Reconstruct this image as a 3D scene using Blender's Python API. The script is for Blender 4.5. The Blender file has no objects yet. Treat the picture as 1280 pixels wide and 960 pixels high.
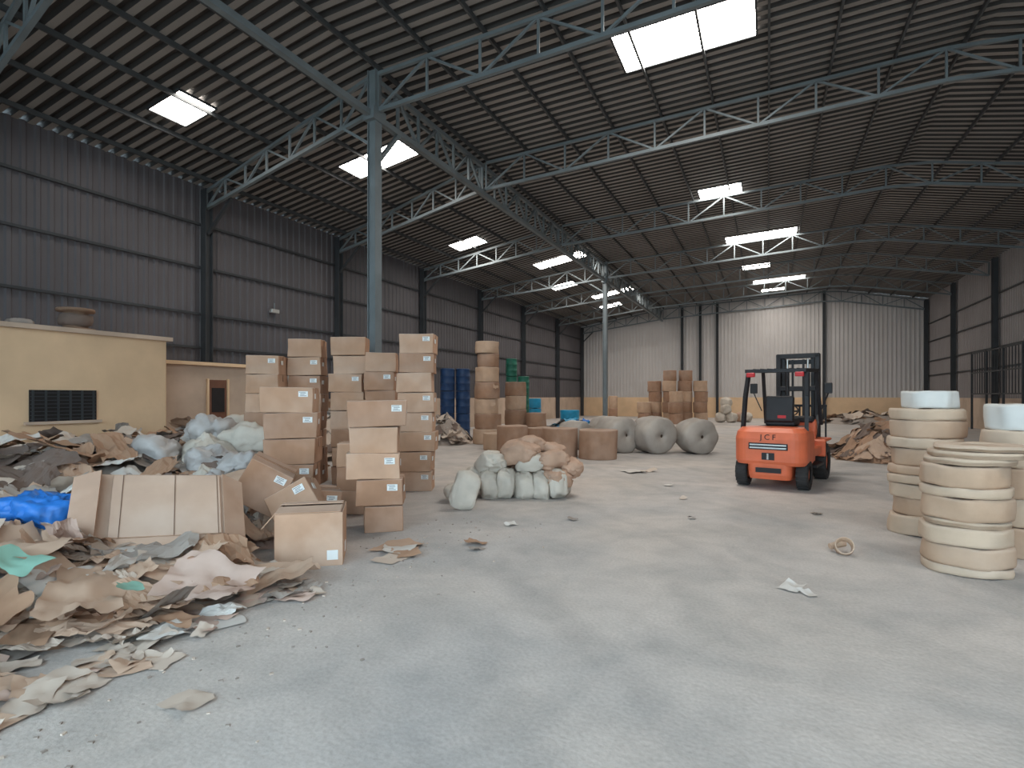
import bpy, bmesh, math, random
from mathutils import Vector, Matrix, noise
random.seed(7)
R=random.Random(11)
scene=bpy.context.scene
try:
    scene.view_settings.view_transform='Standard'
    scene.view_settings.look='None'
except Exception: pass

def L(r,g,b):
    return tuple(((c/255)/12.92 if c/255<=.04045 else ((c/255+.055)/1.055)**2.4) for c in (r,g,b))

def M(name,col,rough=.8,var=.15,scale=3.0,metal=0.0,bump=0.0,bscale=20.0,col2=None,emit=0,spec=.3,dust=0):
    m=bpy.data.materials.new(name); m.use_nodes=True
    nt=m.node_tree; bs=nt.nodes['Principled BSDF']
    c=L(*col)
    bs.inputs['Roughness'].default_value=rough
    bs.inputs['Metallic'].default_value=metal
    bs.inputs['Specular IOR Level'].default_value=spec
    tc=nt.nodes.new('ShaderNodeTexCoord')
    n=nt.nodes.new('ShaderNodeTexNoise'); n.inputs['Scale'].default_value=scale; n.inputs['Detail'].default_value=6
    nt.links.new(tc.outputs['Object'],n.inputs['Vector'])
    r=nt.nodes.new('ShaderNodeValToRGB')
    a=tuple(max(0,x*(1-var)) for x in c); b=tuple(min(1,x*(1+var)) for x in c)
    if col2: b=L(*col2)
    r.color_ramp.elements[0].position=.32; r.color_ramp.elements[1].position=.68
    r.color_ramp.elements[0].color=(*a,1); r.color_ramp.elements[1].color=(*b,1)
    nt.links.new(n.outputs['Fac'],r.inputs['Fac'])
    out=r.outputs['Color']
    if dust:
        # settled grey dust: blotchy on sides, thicker on upward faces
        n3=nt.nodes.new('ShaderNodeTexNoise'); n3.inputs['Scale'].default_value=1.7; n3.inputs['Detail'].default_value=9
        nt.links.new(tc.outputs['Object'],n3.inputs['Vector'])
        g=nt.nodes.new('ShaderNodeNewGeometry'); sp=nt.nodes.new('ShaderNodeSeparateXYZ'); nt.links.new(g.outputs['Normal'],sp.inputs[0])
        mx=nt.nodes.new('ShaderNodeMath'); mx.operation='MAXIMUM'; mx.inputs[1].default_value=0; nt.links.new(sp.outputs['Z'],mx.inputs[0])
        ad=nt.nodes.new('ShaderNodeMath'); ad.operation='MULTIPLY_ADD'; ad.inputs[1].default_value=.9; nt.links.new(mx.outputs[0],ad.inputs[0]); 
        rr=nt.nodes.new('ShaderNodeValToRGB'); rr.color_ramp.elements[0].position=.42; rr.color_ramp.elements[1].position=.75; rr.color_ramp.elements[1].color=(.8,.8,.8,1)
        nt.links.new(n3.outputs['Fac'],rr.inputs['Fac']); nt.links.new(rr.outputs['Color'],ad.inputs[2])
        ml=nt.nodes.new('ShaderNodeMath'); ml.operation='MULTIPLY'; ml.use_clamp=True; ml.inputs[1].default_value=dust; nt.links.new(ad.outputs[0],ml.inputs[0])
        mi=nt.nodes.new('ShaderNodeMixRGB'); mi.inputs[2].default_value=(*L(204,192,182),1)
        nt.links.new(ml.outputs[0],mi.inputs[0]); nt.links.new(out,mi.inputs[1]); out=mi.outputs[0]
    nt.links.new(out,bs.inputs['Base Color'])
    if bump>0:
        n2=nt.nodes.new('ShaderNodeTexNoise'); n2.inputs['Scale'].default_value=bscale; n2.inputs['Detail'].default_value=8
        nt.links.new(tc.outputs['Object'],n2.inputs['Vector'])
        bp=nt.nodes.new('ShaderNodeBump'); bp.inputs['Strength'].default_value=bump; bp.inputs['Distance'].default_value=.03
        nt.links.new(n2.outputs['Fac'],bp.inputs['Height']); nt.links.new(bp.outputs['Normal'],bs.inputs['Normal'])
    if emit:
        bs.inputs['Emission Color'].default_value=(1,.95,.87,1); bs.inputs['Emission Strength'].default_value=emit
    return m

_bb={}
def bevbox(sx,sy,sz,ch,seg=1):
    k=(round(sx,4),round(sy,4),round(sz,4),ch,seg)
    if k in _bb: return _bb[k]
    bm=bmesh.new(); bmesh.ops.create_cube(bm,size=1)
    for v in bm.verts: v.co=Vector((v.co.x*sx,v.co.y*sy,v.co.z*sz))
    if ch>0: bmesh.ops.bevel(bm,geom=bm.edges[:],offset=ch,segments=seg,affect='EDGES',profile=.5)
    bm.verts.index_update()
    r=([v.co.copy() for v in bm.verts],[[v.index for v in f.verts] for f in bm.faces]); bm.free()
    _bb[k]=r; return r

class B:
    def __init__(s): s.v=[];s.f=[];s.m=[];s.s=[];s.mats=[]
    def add(s,vs,fs,mat,smooth=False,T=None):
        if mat not in s.mats: s.mats.append(mat)
        mi=s.mats.index(mat); o=len(s.v)
        for v in vs:
            v=Vector(v)
            if T is not None: v=T@v
            s.v.append(tuple(v))
        for f in fs: s.f.append([i+o for i in f]); s.m.append(mi); s.s.append(smooth)
    def box(s,c,size,mat,rot=None,ch=0,seg=1,T=None):
        vs,fs=bevbox(*size,ch,seg)
        X=Matrix.Translation(c)
        if rot is not None:
            X=X@(rot if isinstance(rot,Matrix) else Matrix.Rotation(rot,4,'Z'))
        if T is not None: X=T@X
        s.add(vs,fs,mat,False,X)
    def beam(s,p0,p1,w,h,mat,T=None):
        p0=Vector(p0);p1=Vector(p1);d=(p1-p0)
        if d.length<1e-6:return
        d.normalize()
        side=d.cross(Vector((0,0,1)))
        if side.length<.01: side=Vector((1,0,0))
        side.normalize(); up=side.cross(d)
        vs=[]
        for p in (p0,p1):
            for a,b in((-1,-1),(1,-1),(1,1),(-1,1)): vs.append(p+side*a*w/2+up*b*h/2)
        s.add(vs,[(0,1,2,3),(7,6,5,4),(0,4,5,1),(1,5,6,2),(2,6,7,3),(3,7,4,0)],mat,False,T)
    def cyl(s,p0,p1,r0,r1,mat,seg=16,T=None,smooth=True):
        p0=Vector(p0);p1=Vector(p1);d=(p1-p0).normalized()
        a=d.cross(Vector((0,0,1)))
        if a.length<.01:a=Vector((1,0,0))
        a.normalize();b=a.cross(d)
        vs=[]
        for p,r in((p0,r0),(p1,r1)):
            for i in range(seg):
                t=2*math.pi*i/seg; vs.append(p+a*math.cos(t)*r+b*math.sin(t)*r)
        s.add(vs,[(i,(i+1)%seg,seg+(i+1)%seg,seg+i) for i in range(seg)],mat,smooth,T)
        s.add(vs[:seg],[list(range(seg))[::-1]],mat,False,T); s.add(vs[seg:],[list(range(seg))],mat,False,T)
    def lathe(s,prof,mat,seg=32,T=None,smooth=True,jit=0,seed=0):
        vs=[];n=len(prof)
        for i,(r,z) in enumerate(prof):
            for k in range(seg):
                t=2*math.pi*k/seg
                rr=r+(jit*noise.noise(Vector((math.cos(t)*2,math.sin(t)*2,z*4+seed*7.3))) if r>.1 else 0)
                vs.append((rr*math.cos(t),rr*math.sin(t),z+(jit*.5*noise.noise(Vector((math.cos(t)*1.5,math.sin(t)*1.5,seed*3.1))) if r>.1 else 0)))
        fs=[]
        for i in range(n-1):
            for k in range(seg): fs.append((i*seg+k,i*seg+(k+1)%seg,(i+1)*seg+(k+1)%seg,(i+1)*seg+k))
        s.add(vs,fs,mat,smooth,T)
    def loft(s,loops,mat,T=None,smooth=False):
        n=len(loops[0]);vs=[p for l in loops for p in l];fs=[]
        for i in range(len(loops)-1):
            for k in range(n): fs.append((i*n+k,i*n+(k+1)%n,(i+1)*n+(k+1)%n,(i+1)*n+k))
        fs.append(list(range(n))[::-1]); fs.append(list(range((len(loops)-1)*n,len(loops)*n)))
        s.add(vs,fs,mat,smooth,T)
    def obj(s,name,loc=(0,0,0),rot=0,parent=None):
        me=bpy.data.meshes.new(name); me.from_pydata(s.v,[],s.f)
        for m in s.mats: me.materials.append(m)
        me.polygons.foreach_set('material_index',s.m); me.polygons.foreach_set('use_smooth',s.s)
        me.update()
        o=bpy.data.objects.new(name,me); scene.collection.objects.link(o)
        o.location=loc; o.rotation_euler=(0,0,rot)
        if parent: o.parent=parent
        return o

# ---------------- materials ----------------
m_steel=M('painted_steel',(112,120,124),.5,.12,2,spec=.4)
m_steel_d=M('dark_steel',(60,62,65),.6,.12,2)
m_purlin=M('purlin_steel',(74,76,78),.6,.12,2)
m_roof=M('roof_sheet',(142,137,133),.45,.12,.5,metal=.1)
m_roof_shade=M('roof_sheet_rib_shade',(64,61,60),.6,.14,.5)  # same sheet in the rib recesses, their shade put into the colour
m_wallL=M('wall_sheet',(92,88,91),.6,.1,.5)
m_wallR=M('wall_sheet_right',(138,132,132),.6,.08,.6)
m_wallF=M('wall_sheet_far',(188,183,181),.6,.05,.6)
m_yel=M('yellow_plaster',(218,186,152),.9,.1,1.0,bump=.15,bscale=8)
m_yel2=M('cream_plaster',(190,168,150),.9,.15,1.2)
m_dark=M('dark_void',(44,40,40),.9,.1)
m_door=M('brown_door',(120,82,66),.7,.15)
m_sky=M('translucent_sheet',(250,250,240),.5,.02,2,emit=32)
m_card=[M('cardboard_a',(184,145,118),.85,.1,3.5,bump=.08,bscale=12,dust=.4),M('cardboard_b',(168,128,102),.85,.12,3.5,bump=.08,bscale=12,dust=.35),M('cardboard_c',(194,156,130),.85,.1,3.5,bump=.08,bscale=12,dust=.45)]
m_tape=M('packing_tape',(168,130,104),.35,.08,5)
m_seam=M('flap_gap',(105,78,62),.9,.1)
m_label=M('label_white',(228,228,226),.6,.03)
m_ink=M('ink',(70,70,80),.8,.1)
m_kraft=M('kraft_roll',(188,157,132),.8,.08,5,bump=.1,bscale=30,dust=.3)
m_kraft2=M('kraft_roll_pale',(198,173,150),.8,.07,5,bump=.1,bscale=30,dust=.3)
m_kraftd=M('kraft_roll_dark',(158,123,100),.85,.12,4,bump=.1,bscale=20,dust=.3)
m_white=M('white_roll',(212,210,206),.6,.05,5)
m_wrap=M('dusty_wrap',(156,146,138),.55,.08,1.6,bump=.12,bscale=5,col2=(182,172,163))
m_core=M('roll_core',(80,64,54),.9,.1)
m_sack=M('white_sack',(200,190,178),.7,.12,4,bump=.12,bscale=30)
m_sackb=M('brown_sack',(186,152,130),.75,.12,5,bump=.12,bscale=24)
m_plastic=M('grey_plastic_bag',(182,176,173),.4,.12,4,bump=.15,bscale=14)
P=dict(
 kraft=M('paper_kraft',(192,163,142),.85,.09,2,bump=.08,bscale=8),
 pink=M('paper_pink',(196,170,157),.85,.08,2,bump=.08,bscale=8),
 pale=M('paper_pale',(196,179,165),.85,.08,2,bump=.08,bscale=8),
 brown=M('paper_brown',(168,134,110),.85,.1,2,bump=.08,bscale=8),
 grey=M('paper_grey',(156,145,137),.85,.12,2,bump=.1,bscale=8),
 dark=M('scrap_dark',(116,100,92),.9,.18,2,bump=.15,bscale=8),
 white=M('paper_white',(206,200,194),.8,.06,2),
 green=M('scrap_green',(132,172,156),.7,.12,4),
)
m_bluep=M('blue_plastic',(46,112,190),.4,.15,5)
m_cyan=M('cyan_wrap',(45,140,178),.4,.15,5)
m_navy=M('navy_drum',(40,66,104),.45,.15,5)
m_green=M('green_drum',(40,100,84),.45,.15,5)
m_orange=M('orange_paint',(222,112,76),.45,.08,4,spec=.4)
m_black=M('black_paint',(44,42,44),.5,.15,5)
m_rubber=M('rubber',(58,56,56),.85,.2,8)
m_red=M('red_plastic',(196,44,48),.4,.1)
m_silver=M('silver',(190,190,188),.35,.05,5,metal=.6)
m_wood=M('reel_wood',(134,108,90),.8,.15,4)

def floor_mat():
    m=bpy.data.materials.new('dusty_concrete'); m.use_nodes=True; nt=m.node_tree; bs=nt.nodes['Principled BSDF']
    bs.inputs['Roughness'].default_value=.7; bs.inputs['Specular IOR Level'].default_value=.3
    tc=nt.nodes.new('ShaderNodeTexCoord')
    def nz(s,d,dist=0):
        n=nt.nodes.new('ShaderNodeTexNoise'); n.inputs['Scale'].default_value=s; n.inputs['Detail'].default_value=d; n.inputs['Distortion'].default_value=dist
        nt.links.new(tc.outputs['Object'],n.inputs['Vector']); return n
    def ramp(n,p0,c0,p1,c1):
        r=nt.nodes.new('ShaderNodeValToRGB'); e=r.color_ramp.elements
        e[0].position=p0;e[1].position=p1;e[0].color=(*c0,1);e[1].color=(*c1,1)
        nt.links.new(n.outputs['Fac'],r.inputs['Fac']); return r
    a=ramp(nz(.3,8,.6),.38,L(194,188,185),.66,L(208,197,189))
    b=ramp(nz(.7,12,1.5),.36,L(172,182,188),.60,(1,1,1))
    c=ramp(nz(4,10,.5),.32,(.8,.8,.8),.58,(1,1,1))
    d=ramp(nz(40,8),.35,(.8,.8,.8),.62,(1,1,1))
    wv=nt.nodes.new('ShaderNodeTexWave'); wv.wave_type='BANDS'; wv.bands_direction='DIAGONAL'
    wv.inputs['Scale'].default_value=.2; wv.inputs['Distortion'].default_value=7; wv.inputs['Detail'].default_value=1.0; wv.inputs['Detail Scale'].default_value=.4
    nt.links.new(tc.outputs['Object'],wv.inputs['Vector'])
    e=ramp(wv,.95,(1,1,1),.99,(.84,.85,.86))
    def mul(x,y,f):
        k=nt.nodes.new('ShaderNodeMixRGB'); k.blend_type='MULTIPLY'; k.inputs[0].default_value=f
        nt.links.new(x.outputs[0],k.inputs[1]); nt.links.new(y.outputs[0],k.inputs[2]); return k
    o=mul(mul(mul(mul(a,b,.33),c,.5),d,.65),e,.4)
    nt.links.new(o.outputs[0],bs.inputs['Base Color'])
    bp=nt.nodes.new('ShaderNodeBump'); bp.inputs['Strength'].default_value=.25; bp.inputs['Distance'].default_value=.02
    nt.links.new(nz(30,8).outputs['Fac'],bp.inputs['Height']); nt.links.new(bp.outputs['Normal'],bs.inputs['Normal'])
    return m
m_floor=floor_mat()

# ---------------- shell ----------------
XL,XR,YF,YB=-13.9,9.4,44.0,-4.0
def Zs(x):
    pts=[(-14.5,7.15),(-13.9,7.25),(-7.4,8.4),(4,8.95),(9.4,7.9),(10,7.8)]
    for (a,za),(b,zb) in zip(pts,pts[1:]):
        if x<=b: return za+(zb-za)*(x-a)/(b-a)
    return 7.8
b=B(); b.box((XL/2+XR/2,(YF+YB)/2,-.05),(XR-XL+.6,YF-YB+.6,.1),m_floor); b.obj('floor')
b=B(); b.box((-2,-19.4,-.08),(60,30,.1),M('outside_ground',(190,185,175),.9,.1)); b.obj('ground_outside')

def corr(b,length,pitch,amp,fn,mat,mat2=None,prof=((0,0),(.3,0),(.42,1),(.88,1))):
    n=int(length/pitch); rows=[]; tag=[]
    for i in range(n):
        t=i*pitch
        for k,(dt,o) in enumerate(prof): rows.append(fn(t+dt*pitch,o*amp)); tag.append(0 if k==0 else 1)
    rows.append(fn(length,0))
    k=len(rows[0]); vs=[p for r in rows for p in r]; fa=[];fb=[]
    for i in range(len(rows)-1):
        for j in range(k-1): (fa if tag[i]==0 or mat2 is None else fb).append((i*k+j,(i+1)*k+j,(i+1)*k+j+1,i*k+j+1))
    b.add(vs,fa,mat)
    if fb: b.add(vs,fb,mat2)
xs=[-14.2,-7.4,4,9.7]
b=B(); corr(b,YF-YB+.3,.28,.08,lambda t,o:[(x,YB+t,Zs(x)+o) for x in xs],m_roof,m_roof_shade,((0,0),(.45,0),(.56,1),(.88,1))); b.obj('ceiling')
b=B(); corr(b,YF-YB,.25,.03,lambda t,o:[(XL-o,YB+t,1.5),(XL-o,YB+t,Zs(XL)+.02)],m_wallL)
b.box((XL-.08,(YF+YB)/2,.75),(.2,YF-YB,1.5),m_yel2); b.obj('wall_left')
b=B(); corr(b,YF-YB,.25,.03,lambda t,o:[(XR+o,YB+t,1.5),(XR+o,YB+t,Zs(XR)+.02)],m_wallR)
b.box((XR+.08,(YF+YB)/2,.75),(.2,YF-YB,1.5),m_yel2); b.obj('wall_right')
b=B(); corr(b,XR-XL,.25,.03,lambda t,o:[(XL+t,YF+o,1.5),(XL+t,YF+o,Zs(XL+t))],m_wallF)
b.box(((XL+XR)/2,YF+.08,.75),(XR-XL,.2,1.5),m_yel); b.obj('wall_far')
b=B()
for (x0,x1,z0,z1) in((XL,-9.5,0,7.2),(8.8,XR,0,7.8),(-9.5,8.8,6.6,8.3)):
    b.box(((x0+x1)/2,YB,(z0+z1)/2),(x1-x0,.15,z1-z0),m_wallL)
b.obj('wall_front')

b=B(); x=-13.4
while x<9.2:
    b.beam((x,YB,Zs(x)-.05),(x,YF,Zs(x)-.05),.045,.1,m_purlin); x+=1.22
b.obj('roof_purlins')
YW=[0,5.2,10.3,15.4,20.7,26.1,31.8,38,43.8]
YG=[-1,4.2,9.35,14.2,20.7,27.4,32.6,38,43.8]
XG=-7.4
def truss(b,xa,ya,xb,yb,n,d0,d1,w=.07):
    T=[];Bt=[]
    for i in range(n+1):
        t=i/n; x=xa+(xb-xa)*t; y=ya+(yb-ya)*t; z=Zs(x)-.17; d=d0+(d1-d0)*t
        T.append(Vector((x,y,z)));Bt.append(Vector((x,y,z-d)))
    for i in range(n):
        b.beam(T[i],T[i+1],w,w,m_steel); b.beam(Bt[i],Bt[i+1],w*1.15,w*1.15,m_steel)
        if i%2==0: b.beam(Bt[i],T[i+1],w*.65,w*.65,m_steel)
        else: b.beam(T[i],Bt[i+1],w*.65,w*.65,m_steel)
        b.beam(T[i],Bt[i],w*.65,w*.65,m_steel)
    b.beam(T[n],Bt[n],w,w,m_steel)
for yw,yg in zip(YW,YG):
    b=B(); truss(b,XL+.15,yw,XG-.1,yg,7,.45,.75); truss(b,XG+.1,yg,XR-.15,yg,14,.75,.6); b.obj('roof_truss')
b=B(); y=9.35; zt=Zs(XG)-.25; zb=zt-.78; k=0
b.beam((XG,9.35,zt),(XG,YF,zt),.1,.1,m_steel); b.beam((XG,-3.8,zb),(XG,YF,zb),.12,.12,m_steel)
b.beam((XG-.25,9.35,zt),(XG-.25,YF,zt),.06,.08,m_steel)
while y<YF-.7:
    b.beam((XG,y,zt),(XG,y,zb),.06,.06,m_steel)
    b.beam((XG,y,zt if k%2 else zb),(XG,y+.8,zb if k%2 else zt),.06,.06,m_steel); y+=.8;k+=1
b.obj('roof_girder')
def icol(b,x,y,z0,z1,w,mat,ax='x'):
    b.box((x,y,(z0+z1)/2),(w*.1,w,z1-z0),mat) if ax=='x' else b.box((x,y,(z0+z1)/2),(w,w*.1,z1-z0),mat)
    for s in(-1,1):
        if ax=='x': b.box((x,y+s*w/2,(z0+z1)/2),(w,w*.1,z1-z0),mat)
        else: b.box((x+s*w/2,y,(z0+z1)/2),(w*.1,w,z1-z0),mat)
for y in(9.35,27.4):
    b=B(); z1=Zs(XG)-.1
    b.box((0,0,z1/2),(.15,.18,z1),m_steel,ch=.01)
    b.box((-.09,0,z1/2),(.02,.22,z1),m_steel); b.box((.09,0,z1/2),(.02,.22,z1),m_steel)
    b.box((0,0,.02),(.5,.5,.04),m_steel)
    b.beam((0,0,6.35),(0,.85,zb),.08,.08,m_steel)
    b.beam((0,0,6.75),(-.9,0,Zs(XG-.9)-.9),.06,.06,m_steel)
    b.box((0,0,zb),(.28,.4,.25),m_steel)
    b.obj('steel_column',(XG,y,0))
for y in YW:
    z0=2.86 if y==5.2 else (2.44 if y==10.3 else 0)
    b=B(); icol(b,XL+.16,y,z0,Zs(XL)-.1,.2,m_steel_d,'x')
    b.beam((XL+.2,y,Zs(XL)-1.3),(XL+1.1,y,Zs(XL+1.1)-.65),.07,.07,m_steel_d); b.obj('wall_column')
    b=B(); icol(b,XR-.16,y,0,Zs(XR)-.1,.2,m_steel_d,'x'); b.obj('wall_column')
for x in(-5.9,-4.6,-3.4,3.5):
    b=B(); icol(b,x,YF-.15,0,Zs(x)-.1,.16,m_steel_d,'y'); b.obj('wall_column')
b=B()
for z in(2.9,3.8,5.05,6.2):
    b.beam((XL+.05,YB,z),(XL+.05,YF,z),.06,.06,m_steel_d)
    b.beam((XR-.05,YB,z),(XR-.05,YF,z),.06,.06,m_steel_d)
b.obj('wall_girts')
for(x,y,lx,ly)in[(-11.3,7.9,1.0,.85),(-9.6,12.3,2.0,.95),(-11,19.8,1.3,1.0),(-9.0,25.3,2.5,1.1),(-10.5,30,1.4,1.1),(-8.9,34.8,2.6,1.1),(-10,38.5,1.4,1.1),
    (-1.5,11.4,2.6,1.35),(-1.5,20.6,1.4,1.1),(-.3,27.2,2.9,1.1),(-.6,33.5,1.4,1.1),(.6,38.2,2.9,1.1),(.3,41.5,1.4,.9),
    (5,4,2.9,1.1)]:  # this last panel is out of view, added for its light
    b=B(); h=lx/2; p=[(-h,Zs(x-h)-Zs(x)),(h,Zs(x+h)-Zs(x))]
    vs=[(p[0][0],-ly/2,p[0][1]),(p[1][0],-ly/2,p[1][1]),(p[1][0],ly/2,p[1][1]),(p[0][0],ly/2,p[0][1])]
    b.add(vs,[(0,1,2,3)],m_sky)
    b.beam(vs[0],vs[1],.04,.04,m_steel_d);b.beam(vs[2],vs[3],.04,.04,m_steel_d);b.beam(vs[1],vs[2],.04,.04,m_steel_d);b.beam(vs[3],vs[0],.04,.04,m_steel_d)
    b.obj('skylight',(x,y,Zs(x)-.015))

# ---------------- small office rooms on left ----------------
b=B()
b.box((-12.65,4.6,1.4),(2.3,6.2,2.8),m_yel,ch=.03)
b.box((-12.62,4.6,2.79),(2.4,6.35,.08),m_yel2)
fx=-11.5
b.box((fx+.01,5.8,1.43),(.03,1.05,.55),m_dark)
for i in range(8): b.box((fx+.03,5.8,1.2+i*.065),(.03,1.03,.012),m_steel_d)
for i in range(6): b.box((fx+.035,5.32+i*.19,1.43),(.02,.03,.55),m_steel_d)
b.box((fx+.03,5.8,1.13),(.08,1.2,.05),m_yel2)
b.obj('office_room')
b=B()
b.box((-13.1,9.3,1.18),(1.2,2.9,2.36),m_yel2,ch=.03); b.box((-13.05,9.3,2.38),(1.35,3.0,.08),m_yel)
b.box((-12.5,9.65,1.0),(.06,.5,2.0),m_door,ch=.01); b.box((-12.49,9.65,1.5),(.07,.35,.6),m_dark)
for s in(-.28,.28): b.box((-12.48,9.65+s,1.0),(.07,.05,2.05),m_yel)
b.obj('store_room')
def sgp(v,e): return math.copysign(abs(v)**e,v)
def sack(b,c,dim,mat,rot=(0,0,0),seed=0,e=.65,wr=.035,neck=False):
    T=Matrix.Translation(c)@Matrix.Rotation(rot[2],4,'Z')@Matrix.Rotation(rot[1],4,'Y')@Matrix.Rotation(rot[0],4,'X')
    nu,nv=36,22; vs=[];fs=[]
    for j in range(nv+1):
        ph=-math.pi/2+math.pi*j/nv
        for i in range(nu):
            th=2*math.pi*i/nu
            x=sgp(math.cos(ph),e)*sgp(math.cos(th),e); y=sgp(math.cos(ph),e)*sgp(math.sin(th),e); z=sgp(math.sin(ph),e)
            if neck:
                if z>.55: k=1-(z-.55)/.45*.85; x*=k;y*=k; z=z*1.2
            else:
                k=1-.45*abs(z)**3; y*=k; x*=1+.1*abs(z)**3
            p=Vector((x*dim[0]/2,y*dim[1]/2,z*dim[2]/2))
            n=noise.noise(p*5+Vector((seed*3.7,0,seed)))+.7*(.5-abs(noise.noise(Vector((p.x*16,p.y*16,p.z*5))+Vector((seed,5,0))))*2)
            ln=p.length or 1
            p+=p/ln*n*wr*1.6
            vs.append(p)
    for j in range(nv):
        for i in range(nu): fs.append((j*nu+i,j*nu+(i+1)%nu,(j+1)*nu+(i+1)%nu,(j+1)*nu+i))
    b.add(vs,fs,mat,True,T)
b=B(); b.lathe([(0,0),(.32,0),(.33,.02),(.32,.05),(.2,.06),(.19,.16),(.22,.22),(.2,.3),(.19,.36),(.3,.37),(.31,.4),(.3,.43),(.04,.43),(.04,.3),(0,.3)],m_wood,28)
b.lathe([(.2,.1),(.25,.12),(.27,.2),(.26,.3),(.2,.33)],P['dark'],28,jit=.03)
b.obj('wooden_reel',(-12.1,6.3,2.84))
b=B()
for i,(y,s)in enumerate([(5.0,.3),(5.5,.25),(4.3,.28),(3.6,.3)]): sack(b,(-12.3,y,2.85+s*.3),(s*1.6,s,s*.5),P['grey'] if i%2 else P['dark'],(0,0,i),i)
b.obj('bundle_pile')

# ---------------- heap ----------------
def sm(t): t=max(0,min(1,t)); return t*t*(3-2*t)
def H(x,y):
    e=-3.75
    if y>3.5: e=-3.75-sm((y-3.5)/.7)*.9
    if y>4.5: e-=sm((y-4.5)/1.2)*.7
    if y>6: e-=sm((y-6)/1)*2.1
    e+=.22*noise.noise(Vector((y*1.3,0,4)))
    s=sm((e-x)/1.8)
    s2=sm((-6.8-x)/2.2)
    h=s*.34+s2*.4
    h*=(1-sm((y-8.2)/1.0))*sm((y+.8)/1.2)
    h+=s*.13*noise.noise(Vector((x*1.4,y*1.4,0)))+s*.07*noise.noise(Vector((x*3.3,y*3.3,2)))
    return max(h,0) if s>.01 else 0
def sheet(b,x,y,w,h,yaw,mat,seed,base=.03,amp=.12,tilt=0,curl=0,n=12,Hf=H,tv=0,smooth=True):
    """thin sheet lying on a surface: a plane with sharp fold lines, a torn outline and light crumpling"""
    rr=random.Random(int(seed*1000)); vs=[];fs=[];c,s=math.cos(yaw),math.sin(yaw)
    zc=Hf(x,y); e=.2
    gx=(Hf(x+e,y)-Hf(x-e,y))/(2*e); gy=(Hf(x,y+e)-Hf(x,y-e))/(2*e)
    gx=max(-.8,min(.8,gx)); gy=max(-.8,min(.8,gy))
    folds=[(rr.uniform(0,math.pi),rr.uniform(-.35,.35)*min(w,h),rr.uniform(-.75,.7)) for _ in range(3)]
    for i in range(n):
        for j in range(n):
            u=(i/(n-1)-.5);v=(j/(n-1)-.5)
            ed=1+.25*noise.noise(Vector((u*2.5+seed,v*2.5,seed*1.7)))
            U=u*w*ed+.12*h*noise.noise(Vector((v*2,seed,3)));V=v*h*ed
            X=x+U*c-V*s;Y=y+U*s+V*c
            pl=zc+gx*(X-x)+gy*(Y-y)
            hv=Hf(X,Y)
            z=max(pl*.5+hv*.5,hv)+base
            for (fa,off,g) in folds:
                d=U*math.cos(fa)+V*math.sin(fa)-off
                z+=g*max(0,d)*amp*6
            q=Vector((U*5+seed*5.1,V*5,seed*.37))
            z+=amp*.38*(1-abs(noise.noise(q))*3)+amp*.2*(1-abs(noise.noise(q*2.6))*3)
            z+=tilt*(u+.5)+tv*(v+.5)+curl*max(0,2*u)**2*(.5+.8*noise.noise(Vector((v*2.5,seed,0))))
            vs.append((X,Y,max(z,hv+.004,.006+.01*abs(u))))
    for i in range(n-1):
        for j in range(n-1): fs.append((i*n+j,(i+1)*n+j,(i+1)*n+j+1,i*n+j+1))
    b.add(vs,fs,mat,smooth)
b=B(); nx,ny=90,120; vs=[];fs=[];fs2=[]
for i in range(nx):
    for j in range(ny):
        x=-11.4+i*(8.0/(nx-1)); y=-1+j*(10.6/(ny-1)); h=H(x,y); vs.append((x,y,h+.03*noise.noise(Vector((x*7,y*7,3))) if h>.03 else -.04))
for i in range(nx-1):
    for j in range(ny-1): (fs if i<nx*.55 else fs2).append((i*ny+j,(i+1)*ny+j,(i+1)*ny+j+1,i*ny+j+1))
b.add(vs,fs,P['grey'],True); b.add(vs,fs2,P['brown'],True)
cnt=0
while cnt<1300:
    x=R.uniform(-11.2,-3.5) if cnt<600 else R.uniform(-7.4,-3.5);y=R.uniform(-.5,8.8) if cnt<600 else R.uniform(.2,4.8)
    hh=H(x,y)
    if hh<.04 and R.random()<.9: continue
    if -8.4<x<-5 and y>6.6: continue
    if x>-4.85 and 3.6<y<4.9: continue
    if x>-6.6 and y>5.2: continue
    near=x>-6.8 and y<4.8
    if near: mt=R.choice(['kraft','kraft','pink','pale','kraft','kraft','pink','brown','kraft','white','brown','pale','grey'])
    else: mt=R.choice(['grey','dark','brown','pale','grey','kraft','brown','white','dark'])
    s=R.choice([R.uniform(.12,.26),R.uniform(.22,.48)]) if near else R.uniform(.2,.5)
    t=R.uniform(.04,.24) if R.random()<.28 else 0
    sheet(b,x,y,s*R.uniform(1.0,2.4),s,R.uniform(0,6.28),P[mt],cnt*.613+.1,R.uniform(.01,.07),R.uniform(.04,.11),t,R.choice([0,0,0,R.uniform(.03,.1)]),n=12,smooth=R.random()<.4)
    cnt+=1
for i in range(80):
    y=R.uniform(.8,3.6); x=-3.6+R.uniform(-.5,.25)
    s=R.uniform(.06,.24)
    sheet(b,x,y,s*1.6,s,R.uniform(0,6.28),P[R.choice(['kraft','pale','pink','pale'])],i*1.31+50,.005,.05,0,R.uniform(0,.04),n=8)
sheet(b,-3.9,2.95,.65,.5,.3,P['pink'],3.3,.1,.09,.04,.05,14)
sheet(b,-4.3,2.3,.9,.45,-.6,P['kraft'],9.3,.12,.09,.08,.05,14)
sheet(b,-5.2,2.1,1.1,.6,.5,P['kraft'],12.1,.16,.09,.16,.05,14)
sheet(b,-3.75,3.5,.55,.4,.8,P['kraft'],31.1,.06,.09,.05,.05,12)
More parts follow.
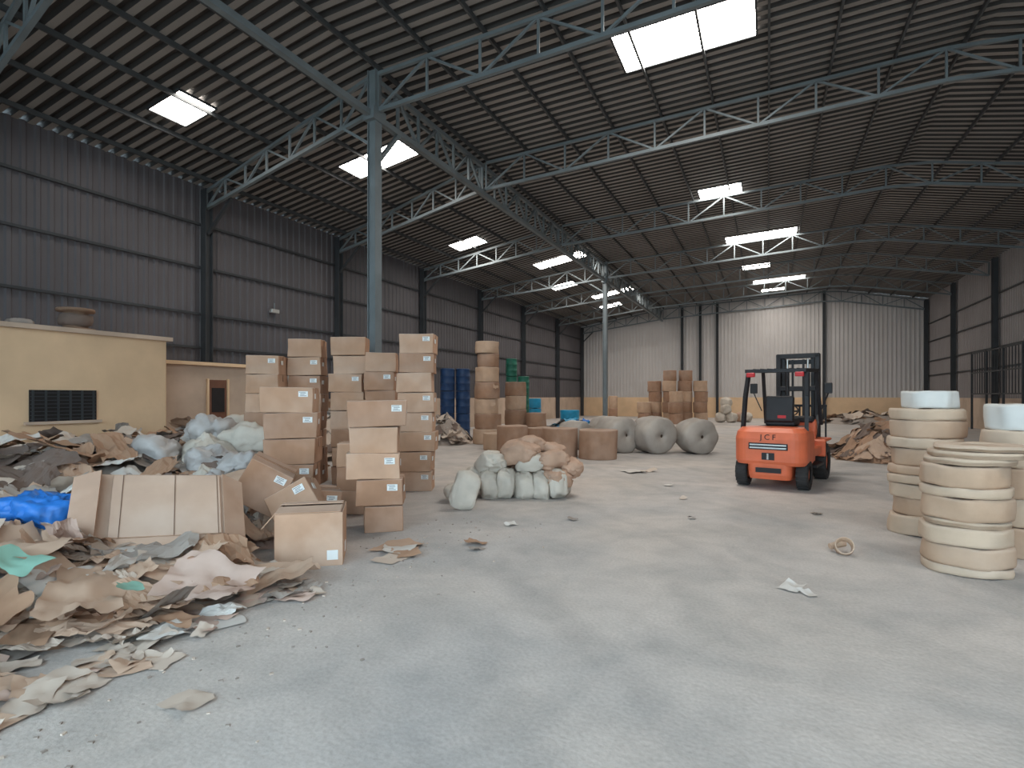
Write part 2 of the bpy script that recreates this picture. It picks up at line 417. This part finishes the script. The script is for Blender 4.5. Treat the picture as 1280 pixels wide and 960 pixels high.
sheet(b,-4.6,2.05,.3,.2,.3,P['green'],4.4,.34,.05,0,0,10)
sheet(b,-4.05,2.45,.16,.12,1,P['green'],5.4,.24,.04,0,0,8)
b.obj('paper_scrap_pile')
b=B()
for i,(x,y,w,mt)in enumerate([(-2.75,1.95,.18,'pale'),(.18,5.2,.16,'white'),(.3,5.1,.1,'white'),(-2.87,5.34,.16,'brown'),(-2.75,5.15,.12,'grey'),(-2.6,11.8,.4,'white'),(-2.3,12.0,.25,'pale'),(-1.2,9,.1,'pale'),(3.2,14,.3,'pale'),(-3.45,4.75,.26,'white'),(-3.35,4.5,.24,'pale'),(-3.55,5.0,.3,'kraft'),(-3.3,4.65,.2,'brown'),(-3.6,4.85,.3,'kraft'),(-2.3,6.9,.1,'grey'),(-.9,7.6,.08,'grey'),(.6,8.6,.12,'pale'),(-1.6,10.2,.12,'white'),(-2.9,6.3,.12,'white')]):
    sheet(b,x,y,w*1.3,w,i*1.1,P[mt],i*2.2,.004,.04,.01,.02,n=9,Hf=lambda a,c:0)
for i in range(170):
    x=R.gauss(-3.1,.4);y=R.uniform(1.2,6.5); s=R.uniform(.006,.016)
    b.box((x,y,s*.3),(s*1.6,s,s*.6),P[R.choice(['grey','pale','grey'])],R.uniform(0,3))
b.obj('floor_litter')
b=B(); b.lathe([(.07,0),(.085,.01),(.09,.09),(.085,.12),(.075,.11),(.065,.02)],m_kraft,18,jit=.05,seed=3,T=Matrix.Rotation(1.1,4,'X'))
b.cyl((-.12,.02,.0),(.02,.1,.03),.03,.035,m_kraft,10); b.obj('paper_tube_scrap',(.7,6.6,.05))

# ---- cartons ----
def carton(b,x,y,z,w,d,h,rot,seed,lab=True,T0=None):
    rr=random.Random(seed)
    T=(T0 if T0 is not None else Matrix.Translation((x,y,z))@Matrix.Rotation(rot,4,'Z'))
    mt=m_card[rr.randrange(3)]
    # subdivided, slightly bulged and dented faces
    bm=bmesh.new(); bmesh.ops.create_cube(bm,size=1)
    for v in bm.verts: v.co=Vector((v.co.x*w,v.co.y*d,v.co.z*h))
    bmesh.ops.bevel(bm,geom=bm.edges[:],offset=.008,segments=1,affect='EDGES',profile=.5)
    bmesh.ops.subdivide_edges(bm,edges=[e for e in bm.edges if e.calc_length()>.1],cuts=3,use_grid_fill=True)
    bm.verts.index_update(); q=[]
    for v in bm.verts:
        c=v.co; k=noise.noise(Vector((c.x*5+seed*1.3,c.y*5,c.z*5+seed)))
        q.append(Vector((c.x*(1+.022*math.sin(seed+c.z*9)+.012*k),c.y*(1+.012*k),c.z+h/2+.006*math.sin(seed*2+c.x*5))))
    fs=[[v.index for v in f.verts] for f in bm.faces]; bm.free()
    b.add(q,fs,mt,False,T)
    b.box((0,0,h+.003),(w*1.0,.055,.006),m_tape,T=T)
    b.box((0,0,h+.006),(w*.99,.004,.004),m_seam,T=T)
    for s in(-1,1): b.box((s*(w/2+.006),0,h-.06),(.006,.055,.12),m_tape,T=T)
    if lab:
        lx=w*.5-.12
        b.box((lx,-d/2-.006,h-.09),(.12,.006,.075),m_label,T=T)
        for k in range(4): b.box((lx-.01+.01*(k%2),-d/2-.0095,h-.065-k*.016),(.085-.015*(k%3),.002,.005),m_ink,T=T)
        b.box((w/2+.008,-d*.2,h-.12),(.006,.1,.07),m_label,T=T)
def stack(name,x,y,n,w,d,h,rot,seed,z0=0,jx=.03,labp=.8):
    b=B(); rr=random.Random(seed)
    for i in range(n):
        carton(b,rr.uniform(-jx,jx),rr.uniform(-jx,jx),z0+i*(h+.004),w*rr.uniform(.96,1.02),d,h,rr.uniform(-.06,.06),seed*10+i,lab=rr.random()<labp)
    return b.obj(name,(x,y,0),rot)
N='cardboard_box_stack'
stack(N,-5.95,5.75,5,.66,.5,.34,.62,1,labp=.25)
b=B()
for i,(dx,w,r)in enumerate([(.06,.44,.1),(.04,.54,-.05),(-.05,.62,.03),(-.03,.56,-.03),(-.02,.68,.12)]):
    carton(b,dx,0,i*.31,w,.46,.305,r,40+i,lab=i in(1,2,4))
b.obj(N,(-4.3,5.5,0),.6)
stack(N,-5.5,8.1,8,.6,.5,.328,.45,3)
stack(N,-6.35,8.25,7,.52,.5,.335,.5,4,labp=.3)
stack(N,-7.05,8.2,8,.6,.5,.33,.5,5,labp=.3)
stack(N,-7.75,7.85,8,.58,.5,.325,.5,6,labp=.3)
stack(N,-8.05,7.2,7,.55,.5,.325,.5,8,labp=.3)
stack(N,-5.15,6.2,3,.5,.45,.32,.5,7)
b=B(); w,d,h=.6,.56,.5; t=.008
for s in(-1,1):
    b.box((s*w/2,0,h/2),(t,d,h),m_card[0]); b.box((0,s*d/2,h/2),(w,t,h),m_card[2])
b.box((0,0,.01),(w,d,t),m_card[1])
b.box((.0,.02,h-.02),(w*.98,d*.98,t),m_card[2])
b.box((-.01,-.14,h+.012),(w*.98,d*.46,t),m_card[0],rot=Matrix.Rotation(.06,4,'X'))
b.box((-.01,.16,h+.02),(w*.98,d*.44,t),m_card[2],rot=Matrix.Rotation(-.1,4,'X'))
b.box((-w/2-.06,0,h-.06),(t,d*.95,.18),m_card[2],rot=Matrix.Rotation(.7,4,'Y'))
b.box((w/2-.09,-d/2-.006,.1),(.1,.004,.09),m_label); b.box((w/2+.006,.05,.1),(.004,.12,.09),m_label)
b.obj('cardboard_box',(-4.08,4.2,0),.66)
def tb(x,y,z,rx,ry,rz,w,d,h,seed):
    b=B(); T=Matrix.Rotation(ry,4,'Y')@Matrix.Rotation(rx,4,'X')
    carton(b,0,0,0,w,d,h,0,seed,T0=T); b.obj('cardboard_box',(x,y,z),rz)
tb(-5.35,4.6,.38,.1,.5,.75,.5,.45,.5,71)
tb(-4.78,4.8,.24,-.2,-.5,.6,.5,.45,.36,72)
tb(-5.0,5.1,.05,0,.1,.9,.6,.5,.45,73)
b=B()
T=Matrix.Rotation(.78,4,'X')@Matrix.Rotation(.12,4,'Y')
b.box((0,0,0),(1.05,.72,.02),m_card[0],T=T,ch=.004)
b.box((.05,0,.03),(.85,.66,.015),m_card[2],T=T,ch=.004)
b.box((-.56,.0,.04),(.22,.68,.012),m_card[1],rot=Matrix.Rotation(-.5,4,'Y'),T=T)
b.box((.6,.02,-.05),(.24,.68,.012),m_card[0],rot=Matrix.Rotation(.6,4,'Y'),T=T)
for s in(-.3,.1,.45): b.box((s,0,.04),(.005,.66,.004),m_seam,T=T)
b.box((0,-.42,-.02),(.95,.2,.012),m_card[2],rot=Matrix.Rotation(.4,4,'X'),T=T)
b.obj('flattened_cardboard_box',(-4.98,3.28,.6),.95)
b=B(); sack(b,(0,0,0),(.42,.36,.28),m_bluep,(0,.2,.6),3,wr=.05); sack(b,(-.22,-.16,-.02),(.3,.25,.18),m_bluep,(0,0,1),8,wr=.04); b.obj('blue_plastic_bag',(-5.68,2.72,.62))
b=B()
for i,(x,y,z,s)in enumerate([(-7.9,5.9,.75,.8),(-7.3,5.6,.7,.7),(-8.4,5.5,.8,.8),(-7.6,6.4,.95,.8),(-8.2,6.3,1.1,.7),(-6.9,6.1,.55,.7),(-7.0,5.2,.5,.6),(-8.8,6.6,1.0,.8),(-6.7,5.5,.7,.5),(-9.3,7.6,1.0,.8),(-6.6,5.0,.5,.5)]):
    sack(b,(x,y,z-.08),(s*1.1,s*.8,s*.6),m_plastic if i%3 else m_sack,(.2*i%1,.3*math.sin(i),i*1.2),i+20,e=.85,wr=.07,neck=(i%2==0))
b.obj('plastic_bag_pile')

# sack pile center
b=B()
for i in range(5): sack(b,(-.46+i*.25,-.05+.1*i,.2+.03*math.sin(i*2)),(.29,.46,.44),m_sack,(.12*math.cos(i*5),.18*math.sin(i*3),.55+.2*math.sin(i*4)),i,wr=.028,e=.62)
for i in range(4): sack(b,(-.4+i*.28,.45+.1*i,.22),(.34,.5,.46),m_sack if i%2 else m_sackb,(0,.1*math.cos(i),.5),i+9,wr=.03,e=.65)
for i,(x,y,z,m,s)in enumerate([(-.5,.1,.52,m_sack,1.1),(-.1,.3,.68,m_sackb,1.2),(.12,.3,.54,m_sack,.95),(.42,.45,.58,m_sackb,1.05),(-.25,.6,.7,m_sackb,1.1),(-.76,.1,.26,m_sack,1.1),(.62,.7,.44,m_sackb,1.0),(.3,.7,.7,m_sackb,.95),(-.6,.45,.52,m_sack,1.0),(.05,.5,.82,m_sackb,.8),(.55,.35,.3,m_sackb,.9)]):
    sack(b,(x,y,z),(.36*s,.3*s,.54*s),m,(1.45,.2*math.cos(i*2),.9+i*.5),i+30,wr=.036,e=.65)
sack(b,(-.36,-1.0,.26),(.38,.2,.56),m_sack,(-.35,.3,.5),77,wr=.022,e=.6)
sack(b,(-.75,-.5,.13),(.42,.5,.24),m_sack,(0,.1,.2),78,wr=.03,e=.7)
b.obj('sack_pile',(-3.55,7.95,0))

# ---- rolls ----
def roll_prof(r,h,z=0,core=.05):
    return [(core,z+h-.1),(core,z+h),(r-.02,z+h),(r-.004,z+h-.006),(r,z+h-.03),(r,z+h*.5),(r,z+.03),(r-.006,z+.004),(r-.03,z)]
def rollstack(name,x,y,items,seed=0,flaps=False):
    b=B(); z=0
    for i,(r,h,mt,dx) in enumerate(items):
        T=Matrix.Translation((dx,dx*.3,z))@Matrix.Rotation(i*1.3,4,'Z')
        b.lathe(roll_prof(r,h),mt,40,T=T,jit=.03,seed=seed+i)
        b.lathe([(0,h-.1),(.05,h-.1)],m_core,36,T=T)
        z+=h+.003
    if flaps:
        rr=random.Random(seed*5)
        for q in range(3):
            t0=rr.uniform(-3.0,-.6); zz=rr.uniform(.1,z*.8); n=10; vs=[];fs=[]; ln=rr.uniform(.3,.6); hh=rr.uniform(.1,.2)
            for k in range(n+1):
                t=t0+ln*k/n; e=items[0][0]+.02+.05*(k/n)**2
                vs+= [(e*math.cos(t),e*math.sin(t),zz+.02*math.sin(k)),(e*math.cos(t),e*math.sin(t),zz+hh*(1-k/n*.5)+.02*math.cos(k*.7))]
            for k in range(n): fs.append((2*k,2*k+2,2*k+3,2*k+1))
            b.add(vs,fs,m_kraft,True)
    return b.obj(name,(x,y,0))
K,K2,KD,W=m_kraft,m_kraft2,m_kraftd,m_white
rollstack('paper_roll_stack',1.66,6.45,[(.335,.08,K2,0),(.34,.18,K,.01),(.34,.16,K2,-.01),(.32,.06,K2,.0),(.34,.2,K,0),(.345,.09,K2,.0),(.33,.19,K,-.02),(.34,.06,K2,.02),(.355,.06,K2,.08),(.36,.05,K2,.12)],1)
rollstack('paper_roll_stack',1.68,8.0,[(.37,.22,K2,0),(.34,.2,K,.02),(.36,.16,K2,0),(.37,.1,K2,-.01),(.36,.1,K,-.01),(.34,.2,K,.02),(.36,.12,K2,0),(.36,.2,K,.02),(.37,.13,K2,.02),(.27,.2,W,.04)],2)
rollstack('paper_roll_stack',2.36,7.35,[(.34,.3,K,0),(.33,.28,K2,0),(.34,.3,K,0),(.33,.2,K2,0),(.34,.16,K2,0),(.3,.26,W,0)],3)
rollstack('paper_roll',-3.97,14.0,[(.49,.74,KD,0)],4)
rollstack('paper_roll',-5.0,14.0,[(.46,.76,KD,0)],5)
rollstack('paper_roll',-6.3,13.8,[(.42,.8,KD,0)],6)
rollstack('paper_roll',-5.9,14.9,[(.42,.7,KD,0)],6)
rollstack('paper_roll',-7.3,15.0,[(.45,.5,K,0)],7)
rollstack('paper_roll_stack',-8.6,16.8,[(.48,.5,K,0),(.45,.5,KD,.02),(.4,.5,K,-.03),(.42,.55,KD,0),(.4,.5,K,0),(.36,.45,KD,.03),(.4,.4,K,0)],8,True)
rollstack('paper_roll_stack',-8.4,18.7,[(.4,.55,K,0),(.4,.55,KD,0),(.38,.5,K,0),(.38,.5,KD,0)],9)
rollstack('paper_roll_stack',-7.55,18.6,[(.38,.5,K,0),(.36,.5,KD,0)],10)
for i,(x,y,n)in enumerate([(-5.3,34,5),(-4.45,34.4,5),(-6.15,34,4),(-3.6,34.5,4),(-4.8,33.0,3),(-6.6,33.1,2)]):
    rollstack('paper_roll_stack',x,y,[(.38+.02*(k%2),.62,KD if (k+i)%3 else K,.02*(-1)**k) for k in range(n)],20+i)
rollstack('paper_roll_stack',-9.2,36,[(.3,.8,KD,0),(.28,.8,K,0)],30)
def lroll(x,y,r,ln,yaw,seed,z=None):
    b=B(); T=Matrix.Rotation(math.pi/2,4,'Y')
    pr=[(.05,-ln/2+.1),(.05,-ln/2),(r*.5,-ln/2-.01),(r-.05,-ln/2),(r,-ln/2+.05),(r+.01,-ln*.2),(r,0),(r+.012,ln*.25),(r,ln/2-.05),(r-.05,ln/2),(r*.5,ln/2+.01),(.05,ln/2),(.05,ln/2-.1)]
    b.lathe(pr,m_wrap,36,T=T,jit=.05,seed=seed)
    for s in(-1,1): b.lathe([(0,s*(ln/2-.05)),(.055,s*(ln/2-.05))],m_core,20,T=T)
    b.obj('wrapped_paper_roll',(x,y,(z or 0)+r),yaw)
lroll(-1.85,16.4,.48,.85,-1.0,1);lroll(-2.95,16.0,.5,.95,-.85,2);lroll(-3.95,15.9,.5,.95,-.7,3)
lroll(-3.2,17.7,.48,.9,-.8,4);lroll(-4.6,17.3,.48,.9,-.6,5);lroll(-5.3,16.2,.42,.8,-.4,6)

def drum(b,x,y,z,r,h,mt):
    pr=[(0,0),(r-.02,0),(r,.02),(r-.005,.05),(r-.005,h*.33-.02),(r+.012,h*.33),(r-.005,h*.33+.02),(r-.005,h*.66-.02),(r+.012,h*.66),(r-.005,h*.66+.02),(r-.01,h-.05),(r,h-.02),(r-.02,h),(r-.04,h-.02),(0,h-.02)]
    b.lathe(pr,mt,24,T=Matrix.Translation((x,y,z)))
    b.cyl((x+r*.6,y,z+h-.02),(x+r*.6,y,z+h+.01),.03,.03,m_black,8)
def dst(name,x,y,lst):
    b=B()
    for d in lst: drum(b,*d)
    b.obj(name,(x,y,0))
dst('drum_stack',-11.6,19.2,[(dx,dy,k*.9,.29,.89,m_navy) for dx,dy in((0,0),(.45,.45)) for k in range(3)])
dst('drum_stack',-10.7,24,[(dx,0,k*.84,.27,.83,m_green) for dx in(-.3,.32) for k in range(4 if dx<0 else 3)])
b=B()
for k in range(3): b.lathe(roll_prof(.52,.48,k*.5),m_cyan,30,jit=.02,seed=k)
b.lathe([(0,1.4),(.06,1.4)],m_core,30); b.obj('blue_wrapped_roll',(-10.8,25.9,0))
b=B()
for k in range(2): b.lathe(roll_prof(.48,.44,k*.46),m_cyan,30,jit=.02,seed=k)
b.lathe([(0,.8),(.06,.8)],m_core,30);b.obj('blue_wrapped_roll',(-9.0,26.6,0))
def mound(name,x0,y0,rx,ry,hh,mats,n,seed,sz=(.3,.7)):
    b=B(); rr=random.Random(seed)
    Hm=lambda x,y: hh*max(0,1-((x-x0)/rx)**2-((y-y0)/ry)**2)*(1+.35*noise.noise(Vector((x*2,y*2,seed))))
    vs=[];fs=[];g=20
    for i in range(g):
        for j in range(g):
            x=x0-rx*1.02+2.04*rx*i/(g-1);y=y0-ry*1.02+2.04*ry*j/(g-1);h=Hm(x,y);vs.append((x,y,h if h>0 else -.03))
    for i in range(g-1):
        for j in range(g-1): fs.append((i*g+j,(i+1)*g+j,(i+1)*g+j+1,i*g+j+1))
    b.add(vs,fs,mats[0],True)
    for i in range(n):
        a=rr.uniform(0,6.28);q=math.sqrt(rr.random())*.95
        x=x0+rx*q*math.cos(a);y=y0+ry*q*math.sin(a);s=rr.uniform(*sz)
        sheet(b,x,y,s*1.3,s,rr.uniform(0,6.28),rr.choice(mats),i*.9+seed,.02,.1,rr.uniform(0,.15),rr.uniform(0,.1),n=8,Hf=Hm,smooth=False)
    b.obj(name)
mound('brown_paper_heap',2.75,17.0,1.2,1.4,.7,[P['brown'],P['brown'],P['kraft'],P['dark']],120,5,(.15,.5))
mound('scrap_heap',-10.3,16.4,1.1,1.4,.7,[P['grey'],P['white'],P['dark'],P['pale']],70,6)
mound('blue_tarp_heap',-7.9,24.2,1.5,.9,.35,[m_cyan,m_bluep,P['grey']],30,7)
mound('scrap_heap',-11.8,13.4,1.4,1.7,.9,[P['grey'],P['white'],P['dark'],P['brown']],70,8)
mound('scrap_heap',-10.6,11.3,1.0,1.0,.8,[P['grey'],P['pale'],P['dark'],P['brown']],50,12)
mound('scrap_heap',5.5,38,3,2,.5,[P['grey'],P['pale'],P['dark'],P['brown']],50,13)
b=B()
for i,(x,y,z)in enumerate([(-2.6,36,.3),(-2.0,36.1,.3),(-2.3,36,.8),(-2.3,36.2,1.2),(-1.2,37,.3),(-1.6,37.5,.3)]):
    sack(b,(x,y,z),(.6,.6,.6),m_sack if i!=5 else m_sackb,(0,0,i),i+50)
b.obj('sack_pile')

b=B()
for y in(28,30,32,34): b.box((9.0,y,1.85),(.08,.08,3.7),m_steel_d)
for z in(1.7,3.65,2.7): b.box((9.0,31,z),(.05,6,.06),m_steel_d)
for i in range(19): b.box((9.0,28.1+i*.32,2.67),(.03,.03,1.95),m_steel_d)
b.obj('metal_railing')
b=B(); b.box((XL+.06,13.0,2.0),(.08,1.0,.8),m_steel); b.box((XL+.1,13.0,2.0),(.04,.85,.65),M('window_glass',(200,215,215),.3,.05))
b.box((XL+.13,13.0,2.0),(.03,.04,.7),m_steel); b.obj('window_1')
b=B(); b.box((0,0,0),(.12,.3,.12),m_silver,ch=.01); b.cyl((0,0,.05),(0,0,.25),.02,.02,m_steel,8); b.obj('wall_lamp',(XL+.12,12.6,4.2))

# ---------------- forklift ----------------
fk=bpy.data.objects.new('forklift',None); scene.collection.objects.link(fk); fk.location=(.0,10.5,0); fk.rotation_euler=(0,0,math.radians(-13))
def fo(b,n): b.obj(n,parent=fk)
def cwloop(hw,y0,y1,r,z,k=6):
    pts=[]
    for i in range(k+1):
        t=math.pi+math.pi/2*i/k; pts.append((-hw+r+r*math.cos(t),y0+r+r*math.sin(t),z))
    for i in range(k+1):
        t=-math.pi/2+math.pi/2*i/k; pts.append((hw-r+r*math.cos(t),y0+r+r*math.sin(t),z))
    pts+= [(hw,y1,z),(-hw,y1,z)]
    return pts
b=B()
b.loft([cwloop(.33,.06,.8,.1,.17),cwloop(.35,.03,.8,.12,.25),cwloop(.36,.02,.8,.12,.46)],m_orange)
b.loft([cwloop(.55,.03,.8,.2,.42),cwloop(.58,0,.8,.22,.48),cwloop(.58,-.01,.8,.22,.86),cwloop(.56,.02,.8,.22,.98),cwloop(.5,.1,.8,.2,1.05)],m_orange)
b.box((0,-.012,.74),(.62,.03,.11),m_black)
for i in range(2): b.box((0,-.03,.715+i*.05),(.58,.02,.022),m_silver)
b.box((0,.0,.57),(.2,.03,.12),m_black); b.cyl((0,-.03,.52),(0,-.03,.62),.02,.02,m_silver,8)
b.box((0,.01,.33),(.4,.03,.08),m_black)
fo(b,'counterweight')
tx=bpy.data.curves.new('brand_text','FONT'); tx.body='JCF'; tx.size=.13; tx.align_x='CENTER'; tx.extrude=.003; tx.space_character=1.5; tx.materials.append(m_black)
to=bpy.data.objects.new('lettering',tx); scene.collection.objects.link(to); to.parent=fk; to.location=(.0,-.02,.855); to.rotation_euler=(math.radians(86),0,0)
b=B()
b.box((0,1.35,.5),(.9,1.2,.35),m_orange,ch=.03,seg=2)
for s in(-1,1):
    b.box((s*.5,1.25,.35),(.2,.75,.06),m_black,ch=.01); b.box((s*.52,1.25,.6),(.1,.9,.16),m_orange,ch=.02)
    b.box((s*.5,2.0,.76),(.26,.72,.05),m_orange,ch=.02); b.box((s*.5,1.62,.62),(.26,.05,.3),m_orange,ch=.015)
b.box((0,1.05,.85),(.8,.62,.4),m_black,ch=.04,seg=2)
b.box((0,1.95,.85),(.85,.22,.6),m_orange,ch=.04,seg=2); b.box((0,1.86,1.15),(.8,.2,.12),m_black,ch=.03)
fo(b,'chassis')
b=B(); b.box((0,1.1,1.12),(.5,.5,.14),m_black,ch=.04,seg=3); b.box((0,.86,1.36),(.48,.12,.48),m_black,rot=Matrix.Rotation(-.12,4,'X'),ch=.04,seg=3); b.box((.05,.79,1.2),(.14,.02,.1),m_red); fo(b,'seat')
b=B(); b.cyl((0,1.85,1.05),(0,1.62,1.3),.025,.025,m_black,10)
T=Matrix.Translation((0,1.61,1.31))@Matrix.Rotation(.7,4,'X')
b.lathe([(.165,-.015),(.18,0),(.165,.015),(.15,0),(.165,-.015)],m_black,24,T=T); b.box((0,0,0),(.3,.03,.02),m_black,T=T); fo(b,'steering_wheel')
b=B()
for s in(-1,1):
    b.beam((s*.52,.42,1.0),(s*.5,.5,1.6),.06,.07,m_black); b.beam((s*.5,.5,1.6),(s*.47,.62,2.04),.06,.07,m_black)
    b.beam((s*.5,2.0,1.05),(s*.47,1.65,2.06),.06,.06,m_black)
    b.beam((s*.47,.5,2.05),(s*.47,1.75,2.09),.07,.06,m_black)
    b.box((s*.4,.47,1.98),(.14,.06,.08),m_red,ch=.01)
b.beam((-.5,.5,2.05),(.5,.5,2.05),.07,.06,m_black); b.beam((-.5,1.75,2.09),(.5,1.75,2.09),.06,.06,m_black)
for i in range(7): b.beam((-.36+i*.12,.5,2.07),(-.36+i*.12,1.75,2.1),.025,.04,m_black)
fo(b,'overhead_guard')
b=B()
for s in(-1,1):
    b.box((s*.36,2.5,1.26),(.09,.14,2.4),m_black,ch=.008); b.box((s*.27,2.53,1.22),(.06,.1,2.3),m_black)
    b.cyl((s*.19,2.45,.3),(s*.19,2.45,2.1),.04,.04,m_black,10); b.cyl((s*.19,2.45,2.1),(s*.19,2.45,2.35),.02,.02,m_silver,8)
    b.box((s*.1,2.5,1.3),(.04,.02,2.1),m_black)
    b.beam((s*.4,1.9,.75),(s*.38,2.45,1.2),.06,.06,m_steel_d)
for z in(.3,1.1,1.75,2.42): b.box((0,2.46,z),(.8,.06,.1),m_black,ch=.01)
b.box((0,2.55,2.3),(.55,.05,.09),m_black)
fo(b,'mast')
b=B()
for z in(.2,.6): b.box((0,2.66,z),(1.0,.05,.1),m_black)
for i in range(7): b.box((-.48+i*.16,2.66,1.0),(.03,.03,.8),m_black)
b.box((0,2.66,1.4),(1.0,.04,.05),m_black)
for s in(-1,1):
    b.box((s*.3,2.71,.35),(.11,.045,.6),m_steel_d); b.box((s*.3,3.2,.07),(.11,1.0,.04),m_steel_d,ch=.01)
fo(b,'fork_carriage')
def tyre(b,x,y,r,w,s):
    T=Matrix.Translation((x,y,r))@Matrix.Rotation(math.pi/2,4,'Y')
    b.lathe([(r*.55,-w/2+.02),(r*.6,-w/2),(r-.03,-w/2),(r,-w/2+.04),(r,w/2-.04),(r-.03,w/2),(r*.6,w/2),(r*.55,w/2-.02)],m_rubber,28,T=T)
    b.lathe([(0,-w/2+.05),(r*.3,-w/2+.03),(r*.56,-w/2+.04)],m_orange,28,T=T); b.lathe([(0,w/2-.05),(r*.3,w/2-.03),(r*.56,w/2-.04)],m_orange,28,T=T)
    for k in range(20):
        t=2*math.pi*k/20; b.box((x,y+r*math.cos(t),r+r*math.sin(t)),(w*.9,.03,.016),m_rubber,rot=Matrix.Rotation(t+math.pi/2,4,'X'))
b=B()
for s in(-1,1): tyre(b,s*.49,.38,.26,.19,s); tyre(b,s*.5,2.0,.34,.23,s)
fo(b,'wheels')
b=B()
for s in(-1,1): b.beam((s*.52,1.75,1.3),(s*.68,1.7,1.7),.02,.02,m_black); b.box((s*.66,1.7,1.75),(.14,.03,.2),m_black,ch=.01)
fo(b,'mirrors')

# ---------------- light ----------------
w=bpy.data.worlds.new('World'); scene.world=w; w.use_nodes=True
bg=w.node_tree.nodes['Background']; bg.inputs[0].default_value=(.66,.87,1.0,1); bg.inputs[1].default_value=5.0

cam=bpy.data.cameras.new('camera'); co=bpy.data.objects.new('camera',cam); scene.collection.objects.link(co)
cam.sensor_width=36; cam.lens=700/1280*36; cam.shift_y=15/1280; cam.clip_end=200
co.location=(0,0,1.6); co.rotation_euler=(math.pi/2,0,math.atan(320/700))
scene.camera=co
